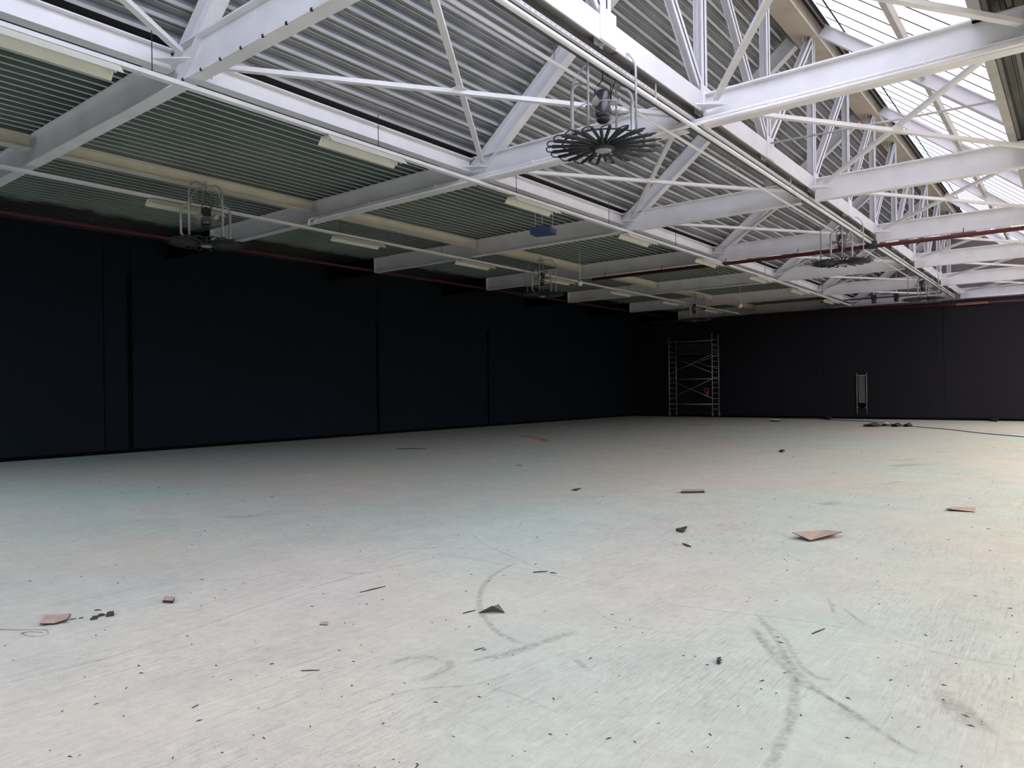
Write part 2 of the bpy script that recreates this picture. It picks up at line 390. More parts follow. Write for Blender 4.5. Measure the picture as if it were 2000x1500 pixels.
# ------------------------------------------------------------------ glazed slope (window_1)
win = holder('window_1')
XG0, XG1 = -3.54, -.98
GP = .64; y = 12.05-GP*round((12.05-YN)/GP)
pane0 = None; CLR = None
def slope_quad(x0, x1, ya, yb_, off=0, t=.012):
    vs = []
    for o_ in (off, off+t):
        vs += [(x0, ya, gz(x0)+o_), (x1, ya, gz(x1)+o_), (x1, yb_, gz(x1)+o_), (x0, yb_, gz(x0)+o_)]
    return vs, [(0, 3, 2, 1), (4, 5, 6, 7), (0, 1, 5, 4), (1, 2, 6, 5), (2, 3, 7, 6), (3, 0, 4, 7)]
while y < YF-.3:
    if pane0 is None:
        b = MB(); vs = [(XG0, .004, gz(XG0)), (XG1, .004, gz(XG1)), (XG1, GP-.004, gz(XG1)), (XG0, GP-.004, gz(XG0))]
        b.add(vs, [(0, 1, 2, 3)]); pane0 = b.build('pane', M['pane'], win)
        v2, f2 = slope_quad(XG0, XG1, -.010, .010, -.010, .016)
        bar0 = MB().add(v2, f2).build('glazing_bar', M['flash'], win)
        v3 = [(-3.80, .012, gz(-3.80)), (XG0-.02, .012, gz(XG0-.02)), (XG0-.02, GP-.012, gz(XG0-.02)), (-3.80, GP-.012, gz(-3.80))]
        up0 = MB().add(v3, [(0, 1, 2, 3)]).build('upper_pane', M['panec'], win)
        v4, f4 = slope_quad(-3.80, XG0, -.006, .006, -.01, .02)
        ub0 = MB().add(v4, f4).build('glazing_bar', M['flash'], win)
        for o in (pane0, bar0, up0, ub0): o.location.y = y
        pane_first = y
    else:
        for o in (pane0, bar0, up0, ub0):
            c = o.copy(); COL.objects.link(c); c.location.y = y
            if o is pane0 and y < 7.6:                 # clearer sheets added out of view to brighten the near steel
                if CLR is None: CLR = o.data.copy(); CLR.materials[0] = M['panen']
                c.data = CLR
    y += GP
for (xa, xb, m, off) in ((-3.565, XG0+.012, 'flash', -.035), (-3.90, -3.80, 'flash', -.05), (-3.97, -3.90, 'ironl', -.06), (-4.08, -3.97, 'flash', -.07), (-4.40, -4.08, 'flash', .0)):
    v, f = slope_quad(xa, xb, YN, YF, off, .02)
    MB().add(v, f).build('flashing', M[m], win)
# kerb at the foot of the glazing
MB().box((XK-.07, YN, ZD-.02), (XK+.04, YF, gz(XG1)-.02)).build('kerb', M['kerb'], win)
w2 = holder('added_rooflight_2')                    # rooflights added out of view to the right for more light
MB().add([(RT0, YN, 5.75), (RT1, YN, 5.75), (RT1, YF, 5.75), (RT0, YF, 5.75)], [(0, 1, 2, 3)]).build('pane', M['clear'], w2)
MB().box((RT0-.05, YN, ZD), (RT0, yb(2), 5.8)).box((RT1, YN, ZD), (RT1+.05, YF, 5.8)).build('kerb', M['steel'], w2)

MB().add([(1.0, yb(2), 5.77), (RT0, yb(2), 5.77), (RT0, YF, 5.77), (1.0, YF, 5.77)], [(0, 1, 2, 3)]).build('pane', M['clear'], w2)  # second added strip, for light on the middle and far floor
w3 = holder('added_rooflight_3')                    # rooflight added unseen behind the viewpoint, lights the left floor
MB().add([(-17, YN, 5.75), (XV-.1, YN, 5.75), (XV-.1, .6, 5.75), (-17, .6, 5.75)], [(0, 1, 2, 3)]).build('pane', M['cool'], w3)
MB().box((-17, .58, ZD), (XV, .62, 5.8)).build('kerb', M['steel'], w3)
# ------------------------------------------------------------------ roof frames: crossbeam + two rafters each
for k in range(1, NB+1):
    Y = yb(k)
    lab = ['nearest white roof frame, a row of clips along its lower flange', 'second white roof frame, carrying a pair of conduits low on its web',
           'third white roof frame, the small blue box hangs in front of it', 'fourth white roof frame, the red cross pipe runs along its foot',
           'fifth white roof frame, just beyond the red cross pipe', 'sixth white roof frame, the last one in front of the black far wall',
           'seventh and last roof frame, seen above the far black wall'][k-1]
    t = thing('roof_frame', lab, 'roof frame', (0, Y, 0))
    # crossbeam: white from beam end to truss, then on to the right; black-sprayed stub up to the wall
    MB().ibeam((XE, 0, ZB), (XT-.14, 0, ZB), .18, BH).build('crossbeam', M['steel'], t)
    MB().ibeam((XT+.15, 0, ZB), (RT0, 0, ZB), .18, BH).build('crossbeam', M['steel'], t)
    MB().ibeam((XW, 0, ZB), (XE-.02, 0, ZB), .17, BH).build('beam_stub', M['gap'], t)
    MB().box((XE-.02, -.095, ZB), (XE, .095, ZB+BH)).build('end_plate', M['steel'], t)
    MB().box((XT+.15, -.11, ZB-.02), (XT+.17, .11, ZB+BH+.02)).build('end_plate', M['steel'], t)
    MB().box((-.46, -.09, ZB+.02), (-.445, .09, ZB+BH-.02)).build('stiffener', M['steel'], t)
    # rafters
    a = Vector((-8.35, 0, zr(-8.35))); b_ = Vector((-4.45, 0, zr(-4.45)))
    MB().ibeam(a, b_, .17, RD*.80, tf=.014, tw=.01).build('rafter', M['steel'], t)
    a = Vector((-.72, 0, 6.78-.807*(-.72+3.92)+H)); b_ = Vector((-4.04, 0, 6.78-.807*(-4.04+3.92)+H))
    MB().ibeam(a, b_, .15, .235, tf=.014, tw=.01).build('rafter', M['steel'], t)
    for sgn in (-1, 1):                    # gussets where the bracing meets the beam
        MB().add([(XV+.1, sgn*.09, ZB+.2), (XV+.45, sgn*.09, ZB+.2), (XV+.1, sgn*.38, ZB+.2), (XV+.1, sgn*.09, ZB+.215), (XV+.45, sgn*.09, ZB+.215), (XV+.1, sgn*.38, ZB+.215)],
                 [(0, 1, 2), (3, 5, 4), (0, 3, 4, 1), (1, 4, 5, 2), (2, 5, 3, 0)]).build('gusset', M['steel'], t)
        MB().add([(XT+.16, sgn*.09, ZB+.2), (XT+.5, sgn*.09, ZB+.2), (XT+.16, sgn*.38, ZB+.2), (XT+.16, sgn*.09, ZB+.215), (XT+.5, sgn*.09, ZB+.215), (XT+.16, sgn*.38, ZB+.215)],
                 [(0, 1, 2), (3, 5, 4), (0, 3, 4, 1), (1, 4, 5, 2), (2, 5, 3, 0)]).build('gusset', M['steel'], t)
    if k == 1:
        c0 = None
        for i in range(14):
            x = -8.18+i*.405
            if c0 is None:
                c0 = MB().box((-.014, -.098, ZB-.008), (.014, -.078, ZB+.022)).build('clip', M['iron'], t); c0.location.x = x
            else:
                c = c0.copy(); COL.objects.link(c); c.location.x = x

# ------------------------------------------------------------------ longitudinal truss
tr = thing('roof_truss', 'long white lattice truss with paired posts running under the roof ridge', 'truss', (XT, 0, 0))
ZC0, ZC1, ZTOP = 3.82+H, 4.10+H, 6.86+H
xr = -4.12-XT                                # right face of the chord, local
TY0, TY1 = YN+.1, 36.5
b = MB(); b.box((xr-.016, TY0, ZC0), (xr, TY1, ZC1)); b.box((-xr, TY0, ZC0), (-xr+.016, TY1, ZC1)); b.box((-xr+.016, TY0, ZC0+.12), (xr-.016, TY1, ZC0+.135))
b.build('bottom_chord', M['steelt'], tr)
b = MB(); b.box((-.215, TY0, ZTOP), (.215, TY1, ZTOP+.02)); b.box((.20, TY0, ZTOP+.02), (.222, TY1, ZTOP+.28)); b.box((-.222, TY0, ZTOP+.02), (-.20, TY1, ZTOP+.28)); b.box((-.2, TY0, ZTOP+.26), (.2, TY1, ZTOP+.28))
b.tube([(.215, TY0, ZTOP+.01), (.215, TY1, ZTOP+.01)], .022, 8)
b.build('top_chord', M['tan'], tr)
def pair(p0, p1, w_, d_, gap=.02):          # two channels back to back with a slot between them
    b = MB(); p0 = Vector(p0); p1 = Vector(p1); dr = (p1-p0).normalized(); sd = dr.cross(Vector((1, 0, 0))).normalized(); xx = Vector((1, 0, 0))
    for s in (-1, 1):
        for ca, wa, cx, wx in ((gap/2+.006, .012, 0, d_), (gap/2+w_/2, w_, d_/2-.006, .012), (gap/2+w_/2, w_, -d_/2+.006, .012)):
            vs = []
            for q in (p0, p1):
                for a1, a2 in ((-1, -1), (1, -1), (1, 1), (-1, 1)):
                    vs.append(q+sd*(s*ca+a1*wa/2)+xx*(cx+a2*wx/2))
            b.add(vs, [(0, 1, 5, 4), (1, 2, 6, 5), (2, 3, 7, 6), (3, 0, 4, 7), (3, 2, 1, 0), (4, 5, 6, 7)])
    return b
HB = SP/2
nodes = [yb(0)+HB*i for i in range(0, 14)]
post0 = None
for i, Yn in enumerate(nodes):
    if Yn > 36.6: break
    if post0 is None:
        post0 = pair((0, 0, ZC0+.02), (0, 0, ZTOP), .082, .12).build('post', M['steelt'], tr); post0.location = (xr-.07, Yn, 0)
    else:
        c = post0.copy(); COL.objects.link(c); c.location.y = Yn
    MB().box((xr, Yn-.17, ZC0+.01), (xr+.012, Yn+.17, ZC1+.10)).build('gusset', M['steelt'], tr)
    MB().box((-.02, Yn-.22, ZTOP-.12), (-.005, Yn+.22, ZTOP)).build('gusset', M['cream'], tr)
    if Yn > 12.3:
        if i+1 < len(nodes) and nodes[i+1] < 36.6:
            c = pair((0, 0, ZC1-.02), (0, HB, ZTOP), .075, .10).build('diagonal', M['steelt'], tr); c.location = (xr-.07, Yn, 0)
    if Yn < 12.5 and i > 0:
        c = pair((0, 0, ZC1-.02), (0, -HB, ZTOP), .075, .10).build('diagonal', M['steelt'], tr); c.location = (xr-.07, Yn, 0)
# ceiling-level ties from the truss mid nodes to the far kerb
tie0 = None
for i in (2,):
    Yn = yb(i)+HB
    tt = MB().tube([(xr+.01, 0, 4.1+H), (XK-.05-XT, 0, 4.0+H)], .018, 8).build('tie_rod', M['ironl'], tr) if tie0 is None else None
    if tie0 is None: tie0 = tt; tie0.location.y = Yn
    else:
        c = tie0.copy(); COL.objects.link(c); c.location.y = Yn
# mid purlin and ridge stays of the glazed slope
pz = gz(-2.18)-.02
pl = thing('glazing_purlin', 'cream and grey purlin halfway down the glazed roof slope', 'purlin', (-2.16, 0, 0))
b = MB()
b.prism((0, TY0, pz), (0, TY1, pz), [(-.075, -.16), (.075, -.16), (.075, -.145), (-.06, -.145), (-.06, 0), (-.075, 0)], (.63, 0, .777))
b.build('channel', M['cream'], pl)
# ------------------------------------------------------------------ longitudinal beams
for X, lab, m, hh in ((XV, 'white longitudinal beam at the foot of the sloping roof deck', 'steel', .25), (-12.93, 'cream longitudinal beam halfway to the black left wall', 'cream', .22)):
    t = thing('longitudinal_beam', lab, 'beam', (X, 0, 0))
    for k in range(0, NB):
        a, b_ = yb(k)+.09, yb(k+1)-.09
        zb = 3.80+H if m == 'steel' else 3.84+H
        MB().ibeam((0, a, zb), (0, b_, zb), .17 if m == 'steel' else .2, hh, tf=.016, tw=.012).build('beam_segment', M['steelw' if m == 'steel' else m], t)
# ------------------------------------------------------------------ plan bracing
ZX = 3.87+H
def brace(k, left):
    if left: xa, xb_ = XV+.35, XT-.30
    else: xa, xb_ = XT+.35, -.50
    ya, yb_ = yb(k)+.16, yb(k+1)-.16
    side = 'left' if left else 'right'
    if k == 0: lab = 'white cross brace cut by the top left corner, before the nearest roof frame'
    else: lab = 'white cross brace %s of the truss, between %s and %s roof frames' % (side, ORD[k-1], ORD[k])
    t = thing('cross_brace', lab, 'brace', (0, 0, 0))
    MB().bar((xa, ya, ZX), (xb_, yb_, ZX), .075, .055).build('brace_bar', M['steel'], t)
    MB().bar((xa, yb_, ZX+.06), (xb_, ya, ZX+.06), .075, .055).build('brace_bar', M['steel'], t)
    MB().box(((xa+xb_)/2-.09, (ya+yb_)/2-.12, ZX+.028), ((xa+xb_)/2+.09, (ya+yb_)/2+.12, ZX+.035)).build('centre_plate', M['steel'], t)
for k in range(0, NB): brace(k, True)
for k in range(1, NB): brace(k, False)

# ------------------------------------------------------------------ cable tray, pipes
t = thing('cable_tray', 'dark grey cable tray with a pale perforated rail under the truss', 'cable tray', (0, 0, 0))
MB().box((-4.52, TY0, 3.80+H), (-4.27, 35.9, 3.815+H)).box((-4.27, TY0, 3.80+H), (-4.262, 35.9, 3.86+H)).build('tray', M['tray'], t)
MB().box((-4.262, TY0, 3.715+H), (-4.225, 35.9, 3.755+H)).build('perforated_rail', M['steel'], t)
b = MB()
yy = 5.0
while yy < 22:
    b.box((-4.2265, yy, 3.727+H), (-4.2235, yy+.025, 3.742+H)); yy += .09
s_ = b.build('slots', M['ironl'], t); s_['kind'] = 'stuff'
for k in range(0, 14):
    Yq = 3+2.4*k
    MB().box((-4.25, Yq, 3.755+H), (-4.235, Yq+.02, 3.83+H)).build('bracket', M['iron'], t)
def run(name, label, cat, pts, r, m, n=10, **kw):
    return tag(MB().tube(pts, r, n).build(name, M[m], None), label, cat, **kw)
t = thing('heating_pipe', 'thick grey pipe under the truss that feeds the round heaters', 'pipe', (0, 0, 0))
MB().tube([(-4.17, TY0, 3.575+H), (-4.17, 35.0, 3.575+H)], .03, 12).build('pipe', M['steel'], t)
for k in range(0, 7):
    MB().tube([(-4.17, yb(k)+3.9, 3.58+H), (-4.17, yb(k)+3.9, 3.82+H)], .01, 6).build('hanger', M['ironl'], t)
t = thing('heating_pipe', 'thinner white pipe parallel to and left of the thick pipe under the truss', 'pipe', (0, 0, 0))
MB().tube([(-4.53, TY0, 3.58+H), (-4.53, 35.0, 3.58+H)], .022, 10).build('pipe', M['steel'], t)
for k in range(0, 7):
    MB().tube([(-4.53, yb(k)+2.2, 3.58+H), (-4.53, yb(k)+2.2, 3.80+H)], .007, 6).build('hanger', M['ironl'], t)
t = thing('sprinkler_pipe', 'thin dark red pipe hung along the top of the black left wall', 'pipe', (0, 0, 0))
MB().tube([(-17.2, YN, 3.735+H), (-17.2, 34.6, 3.70+H)], .035, 8).build('pipe', M['pipe_red'], t)
for k in range(0, 9):
    MB().tube([(-17.2, 2.3+4.6*k, 3.74+H), (-17.2, 2.3+4.6*k, ZD)], .012, 6).build('hanger', M['iron'], t)
t = thing('sprinkler_pipe', 'dark red pipe crossing the hall beside the fourth roof frame', 'pipe', (0, 0, 0))
MB().tube([(-12.4, 20.02, 3.52+H), (-3.9, 20.0, 3.49+H), (RT0, 20.0, 3.50+H)], .05, 10).build('pipe', M['pipe_red'], t)
MB().box((-4.25, 19.9, 3.44+H), (-4.05, 20.1, 3.62+H)).build('coupling', M['iron'], t)
for x in (-12, -10, -8, -6, -2.2, -.6):
    MB().tube([(x, 20.0, 3.5+H), (x, 20.15, ZB+.05)], .01, 6).build('hanger', M['iron'], t)
t = thing('sprinkler_pipe', 'dark red pipe laid along the top of the far black wall', 'pipe', (0, 0, 0))
MB().tube([(-12.8, YP-.06, ztop(-12.8)+.04), (-4.1, YP-.06, ztop(-4.1)+.05), (2.4, YP-.06, ztop(2.4)+.05)], .03, 8).build('pipe', M['pipe_red'], t)
MB().box((-4.1, YP-.1, ztop(-4)-.0), (-3.0, YP+.1, ztop(-3)+.10)).build('bracket_rail', M['orange'], t)
# conduits low on the second frame
Yc = yb(2)-.14
t = thing('conduit_pair', 'pair of white conduits along the second roof frame with bent ends', 'conduit', (0, 0, 0))
for dx, dz, dy in ((0, 3.705+H, -.0), (.27, 3.645+H, -.045)):
    x0 = -13.0+dx
    arc = [(x0, Yc+dy, 3.57+H), (x0, Yc+dy, dz-.05), (x0+.02, Yc+dy, dz-.02), (x0+.06, Yc+dy, dz)]
    MB().tube(arc+[(RT0, Yc+dy, dz)], .026, 10).build('conduit', M['steel'], t)
for x in (-11, -9.2, -7, -5, -3.2, -1.4):
    MB().box((x, Yc-.075, 3.665+H), (x+.015, Yc+.02, 3.73+H)).build('clamp', M['steel'], t)
# pipes and gear above the far wall
t = thing('pipe_rack', 'dark pipes with two hanging black valves above the far black wall', 'pipes', (0, 0, 0))
for z_, r_, m_ in ((3.56, .045, 'ironl'), (3.82, .03, 'iron'), (3.46, .03, 'iron')):
    MB().tube([(-9.4, 34.75, z_+H), (-4.6, 34.75, z_+H-.03)], r_, 8).build('pipe', M[m_], t)
for x in (-7.15, -6.27):
    vb = MB(); vb.box((x-.10, 34.58, 3.70+H), (x+.10, 34.72, 3.92+H)); vb.lathe([(0, -.12), (.09, -.10), (.09, .0), (0, .02)], (x, 34.65, 3.68+H), 14); vb.build('valve', M['iron'], t)
    MB().tube([(x, 34.65, 3.92+H), (x, 34.65, 4.18+H)], .03, 6).build('hanger', M['white'], t)
    MB().tube([(x, 34.65, 4.18+H), (x, 34.65, zr(x)+.3)], .012, 6).build('drop_rod', M['ironl'], t)
t = thing('gable_rail', 'pale horizontal steel rail across the end wall above the black partition', 'beam', (0, 0, 0))
MB().ibeam((-19, 36.80, 3.66+H), (2.4, 36.80, 3.66+H), .12, .16).build('rail', M['steel'], t)

# ------------------------------------------------------------------ lighting trunking and reflector lights
def trunking(X, lab, zr_):
    t = thing('lighting_trunking', lab, 'light rail', (X, 0, 0))
    MB().box((-.035, TY0, zr_), (.035, 34.6, zr_+.045)).build('rail', M['steel'], t)
    MB().box((-.045, TY0, zr_-.008), (.045, 34.6, zr_)).build('rail_cover', M['steel'], t)
    for k in range(0, 10):
        Yh = 3.9+SP*.62*k
        if Yh < 34: MB().tube([(0, Yh, zr_+.04), (0, Yh, ZD-.02)], .006, 6).build('hanger', M['iron'], t)
ZL = 3.50+H
trunking(-8.10, 'white lighting rail beside the white longitudinal beam', ZL+.03)
trunking(-13.13, 'white lighting rail nearer the black left wall', ZL+.03)
def luminaire(X, Y):
    t = thing('reflector_light', 'x', 'light', (X, Y, ZL))
    L = 1.4
    b = MB(); s_ = [(-.155, -.10), (-.075, .0), (.075, .0), (.155, -.10)]
    i_ = [(-.149, -.10), (-.071, -.005), (.071, -.005), (.149, -.10)]
    vs = [(x, 0, z) for x, z in s_]+[(x, L, z) for x, z in s_]+[(x, 0, z) for x, z in i_]+[(x, L, z) for x, z in i_]
    fs = []
    for i in range(3): fs += [(i, i+1, 5+i, 4+i)]; fs += [(8+i+1, 8+i, 12+i, 13+i)]
    fs += [(0, 4, 12, 8), (3, 11, 15, 7)]
    b.add(vs, fs); b.build('reflector', M['lum'], t)
    bt = MB().box((-.03, .03, -.04), (.03, L-.03, -.006)).build('batten', M['lum'], t)
    for yy in (.03, L-.06):
        MB().box((-.06, yy, -.075), (-.035, yy+.03, -.012)).build('lamp_holder', M['white'], bt)
        MB().box((.035, yy, -.075), (.06, yy+.03, -.012)).build('lamp_holder', M['white'], bt)
    return t
M['lum'] = mat('white_reflector_enamel', (.74, .73, .64), .4, var=.05)
l0 = luminaire(-8.10, 2.13); index_kids()
where = ['cut by the left edge of the photo', 'above the middle of the left bay', 'beside the small blue hanging box', 'below the third roof frame',
         'below the fourth roof frame', 'before the fifth roof frame', 'beyond the fifth roof frame', 'second last towards the far wall']
for i in range(0, 8):
    o = l0 if i == 0 else copy_tree(l0)
    o.location = (-8.10, 2.13+4.105*i, ZL)
    o['label'] = '%s reflector light beside the white beam, %s' % (ORD[i], where[i]); o['group'] = 'reflector lights on the right rail'
for i in range(1, 8):
    o = copy_tree(l0); o.location = (-13.13, 2.13+4.105*i, ZL)
    o['label'] = '%s reflector light on the rail nearer the black left wall' % ORD[i-1]; o['group'] = 'reflector lights on the left rail'

# ------------------------------------------------------------------ round hanging heaters
def heater():
    t = thing('round_heater', 'x', 'heater', (0, 0, 0))
    ZT = 0.0
    nh = 19; R0, R1 = .12, .66
    coil0 = None
    da = math.pi/nh*.5
    pts = []
    for s in (-1,): pts += [(q*math.cos(s*da), q*math.sin(s*da), -.014) for q in (R0, R1*.5, R1*.93, R1*.94)]
    for j in range(1, 6):
        a = -math.pi/2+math.pi*j/6; w_ = R1*math.sin(da)
        pts.append((R1*.985+w_*.6*math.cos(a), w_*.9*math.sin(a), .014*math.sin(a)))
    pts += [(q*math.cos(da), q*math.sin(da), .014) for q in (R1*.94, R1*.93, R1*.5, R0)]
    for i in range(nh):
        if coil0 is None:
            b = MB(); b.tube(pts, [.018]+[.020, .020, .008]+[.008]*5+[.008, .020, .020]+[.018], 6); coil0 = b.build('coil_loop', M['iron'], t)
            # finned sleeves on both legs
        else:
            c = coil0.copy(); COL.objects.link(c); c.rotation_euler.z = 2*math.pi*i/nh
    MB().lathe([(0, -.055), (.13, -.055), (.14, -.035), (.14, .045), (.06, .06), (0, .06)], n=24).build('hub', M['iron'], t)
    MB().lathe([(0, -.064), (.095, -.064), (.10, -.054), (0, -.054)], n=24).build('hub_cap', M['ironl'], t)
    MB().lathe([(R1*.72, .025), (R1*.75, .025), (R1*.75, .04), (R1*.72, .04), (R1*.72, .025)], n=32).build('support_ring', M['iron'], t)
    # inverted-U hanger frames
    for a0, r_, top in ((-.10, .013, 1.04), (1.75, .013, 1.08)):
        ca, sa = math.cos(a0), math.sin(a0); R = .47; p = [(-R*ca, -R*sa, .03), (-R*ca, -R*sa, top-.28)]
        for j in range(1, 7):
            q = math.pi/2*j/6; p.append(((-R+.28*(1-math.cos(q)))*ca, (-R+.28*(1-math.cos(q)))*sa, top-.28+.28*math.sin(q)))
        p2 = [(-x, -y_, z) for x, y_, z in reversed(p)]
        MB().tube(p+p2, r_, 8).build('hanger_frame', M['ironl'], t)
    # feed pipes
    for s, top in ((1, .74), (-1, .66)):
        ca, sa = math.cos(1.2), math.sin(1.2); R = .45
        p = [(s*.14*ca, s*.14*sa, .05), (s*(R-.08)*ca, s*(R-.08)*sa, .05), (s*R*ca, s*R*sa, .13), (s*R*ca, s*R*sa, top-.12)]
        for j in range(1, 6):
            q = math.pi/2*j/5; p.append((s*(R-.12*(1-math.cos(q)))*ca, s*(R-.12*(1-math.cos(q)))*sa, top-.12+.12*math.sin(q)))
        p.append((s*.10, s*.22, top+(.0 if s > 0 else .08)))
        MB().tube(p, .022, 10).build('feed_pipe', M['ironl'], t)
    # motor with hook, blades and wire guard
    b = MB(); b.lathe([(0, .33), (.05, .33), (.085, .36), (.092, .40), (.092, .62), (.075, .65), (.03, .67), (0, .67)], n=20); mo = b.build('motor', M['motor'], t)
    MB().lathe([(0, .27), (.05, .275), (.08, .30), (.07, .34), (0, .34)], n=16).build('motor_cap', M['iron'], mo)
    MB().tube([(-.11, 0, .52), (-.11, 0, .70), (0, 0, .79), (.11, 0, .70), (.11, 0, .52)], .008, 6).build('yoke', M['iron'], mo)
    MB().tube([(0, 0, .79), (0, 0, .88), (.015, 0, .93), (0, 0, .96)], .007, 6).build('hook', M['iron'], mo)
    bl0 = None
    for i in range(4):
        if bl0 is None:
            b = MB(); vs = [(.07, -.02, .46), (.22, -.035, .44), (.24, .0, .48), (.22, .035, .53), (.07, .02, .50)]
            vs2 = [(x, y_+.006, z) for x, y_, z in vs]
            b.add(vs+vs2, [(0, 1, 2, 3, 4), (9, 8, 7, 6, 5)]+[(i_, (i_+1) % 5, 5+(i_+1) % 5, 5+i_) for i_ in range(5)])
            bl0 = b.build('fan_blade', M['ironl'], mo)
        else:
            c = bl0.copy(); COL.objects.link(c); c.rotation_euler.z = i*math.pi/2
    b = MB()
    for i in range(12):
        a = 2*math.pi*i/12; ca, sa = math.cos(a), math.sin(a)
        b.tube([(.06*ca, .06*sa, .39), (.2*ca, .2*sa, .37), (.32*ca, .32*sa, .42)], .004, 5)
    b.tube([(.32*math.cos(2*math.pi*i/24), .32*math.sin(2*math.pi*i/24), .42) for i in range(25)], .005, 5)
    b.build('wire_guard', M['ironl'], mo)
    MB().tube([(.1, .02, .6), (.16, .03, .75), (.12, .05, .85), (.05, .03, .82), (.07, .0, .9), (0, 0, .95)], .006, 6).build('motor_cable', M['rubber'], mo)
    MB().tube([(0, 0, .95), (0, 0, 1.16)], .004, 6).build('suspension_wire', M['iron'], t)
    return t
h0 = heater(); index_kids()
spots = [(-4.47, 7.5, 2.89, 'nearest round heater, large dark spoked disc hanging under the truss pipe'),
         (-4.42, 18.15, 2.88, 'second round heater under the truss pipe, dark spoked disc before the red pipe'),
         (-4.40, 29.0, 3.00, 'farthest round heater, its pipe cage against the far wall top'),
         (-12.75, 7.1, 2.78, 'round heater near the left wall, hanging below the cream beam'),
         (-12.78, 17.75, 2.84, 'edge-on round heater left of the white pendant globe'),
         (-12.70, 28.5, 2.81, 'tiny dark round heater just above the scaffold tower')]
for i, (x, y_, z, lab) in enumerate(spots):
    o = h0 if i == 0 else copy_tree(h0)
    o.location = (x, y_, z+H); o.rotation_euler.z = .08*i
    o['label'] = lab; o['group'] = 'round hanging heaters'

# ------------------------------------------------------------------ small hung things
p = atz(1061, 452, 3.42+H)
t = thing('hanging_box', 'small navy blue box hung by three wires from the roof', 'box', (p.x, p.y, p.z), rz=.25)
MB().box((-.24, -.17, -.07), (.24, .17, .045)).build('casing', M['blue'], t)
MB().add([(-.24, -.17, .045), (.24, -.17, .045), (.24, .17, .045), (-.24, .17, .045), (.02, -.17, .10), (.02, .17, .10)],
         [(0, 1, 4), (2, 3, 5), (0, 4, 5, 3), (1, 2, 5, 4)]).build('lid', M['blue'], t)
for x, y_ in ((-.18, 0), (.02, -.1), (.2, .05)): MB().tube([(x, y_, .04), (x, y_, ZD-p.z)], .006, 6).build('wire', M['white'], t)
def globe(px, py, pyt, zt, r, lab, m='bulb', cap=True):
    q = atz(px, pyt, zt); gpt = None
    r0 = ray(px, py); tt = math.hypot(q.x, q.y)/math.hypot(r0.x, r0.y); z = H+r0.z*tt
    t = thing('pendant_globe', lab, 'lamp', (q.x, q.y, z))
    pr = [(r*math.sin(math.pi*i/12), -r*math.cos(math.pi*i/12)) for i in range(13)]
    MB().lathe(pr, n=20).build('globe', M[m], t)
    MB().lathe([(0, r*.9), (r*.5, r*.9), (r*.4, r*1.25), (0, r*1.25)], n=16).build('cap', M['ironl'], t)
    MB().tube([(0, 0, r), (0, 0, zt-z)], .008, 6).build('rod', M['white'], t)
globe(1132, 553, 489, ZD, .085, 'white pendant globe on a long rod beside an edge-on round heater')
globe(1445, 597, 553, ZD, .095, 'small white pendant globe hanging before the far wall top')
q = atz(1501, 352, 4.0+H)
t = thing('pendant_globe', 'grey frosted bell lamp behind the pipes under the truss', 'lamp', (q.x, q.y, q.z))
MB().lathe([(0, -.12), (.05, -.11), (.09, -.06), (.10, 0), (.10, .07), (.08, .10), (0, .11)], n=20).build('bell', M['frost'], t)
MB().lathe([(0, .10), (.06, .10), (.05, .16), (0, .17)], n=14).build('cap', M['ironl'], t)
MB().tube([(0, 0, .16), (0, 0, zr(q.x)+.1-q.z)], .008, 6).build('rod', M['ironl'], t)

# ------------------------------------------------------------------ scaffold tower
t = thing('scaffold_tower', 'aluminium mobile scaffold tower in the far left corner', 'scaffold', (0, 0, 0))
XA, XB, YA, YB_ = -16.50, -14.22, 33.85, 34.65
posts = [(XA, YA, 2.55+H), (XA, YB_, 2.42+H), (XB, YA, 2.63+H), (XB, YB_, 2.6+H)]
for x, y_, zt in posts:
    upr = MB().tube([(x, y_, .22), (x, y_, zt)], .024, 8).build('upright', M['alu'], t)
    cw = MB(); cw.lathe([(0, -.02), (.07, -.02), (.07, .02), (0, .02)], n=16)
    cw.v = [(x+v[2], y_+v[0], .09+v[1]) for v in cw.v]
    wobj = cw.build('castor', M['rubber'], upr)
    MB().box((x-.035, y_-.03, .08), (x+.035, y_+.03, .24)).build('castor_fork', M['alu'], upr)
r0 = None
for x in (XA, XB):
    for i in range(15):
        z = .42+.262*i
        if z > 3.98: break
        if r0 is None:
            r0 = MB().tube([(0, YA, 0), (0, YB_, 0)], .015, 6).build('rung', M['alu'], t); r0.location = (x, 0, z)
        else:
            c = r0.copy(); COL.objects.link(c); c.location = (x, 0, z)
for z, y_ in ((.66, YA), (.66, YB_), (1.92, YA), (1.92, YB_), (3.78, YA), (3.2, YB_)):
    MB().tube([(XA, y_, z), (XB, y_, z)], .018, 6).build('ledger', M['alu'], t)
MB().box((XA+.03, YA+.03, 3.15), (XB-.03, YB_-.03, 3.21)).build('platform', M['ply'], t)
MB().box((XA+.03, YB_-.03, 3.22), (XB-.03, YB_-.01, 3.70)).build('toe_board', M['ply'], t)
for (z0_, z1_, y_) in ((3.1, 2.2, YA), (3.1, 2.4, YB_), (1.9, .95, YA)):
    MB().tube([(XA, y_, z0_), (XB, y_, z1_)], .014, 6).build('diagonal_brace', M['alu'], t)
    MB().tube([(XA, y_, z1_), (XB, y_, z0_)], .014, 6).build('diagonal_brace', M['alu'], t)
t = thing('bucket', 'small red bucket standing behind the scaffold tower braces', 'bucket', (-14.95, 34.85, 1.02))
MB().lathe([(0, 0), (.11, 0), (.14, .30), (.13, .30), (.10, .02), (0, .02)], n=18).build('pail', M['red'], t)
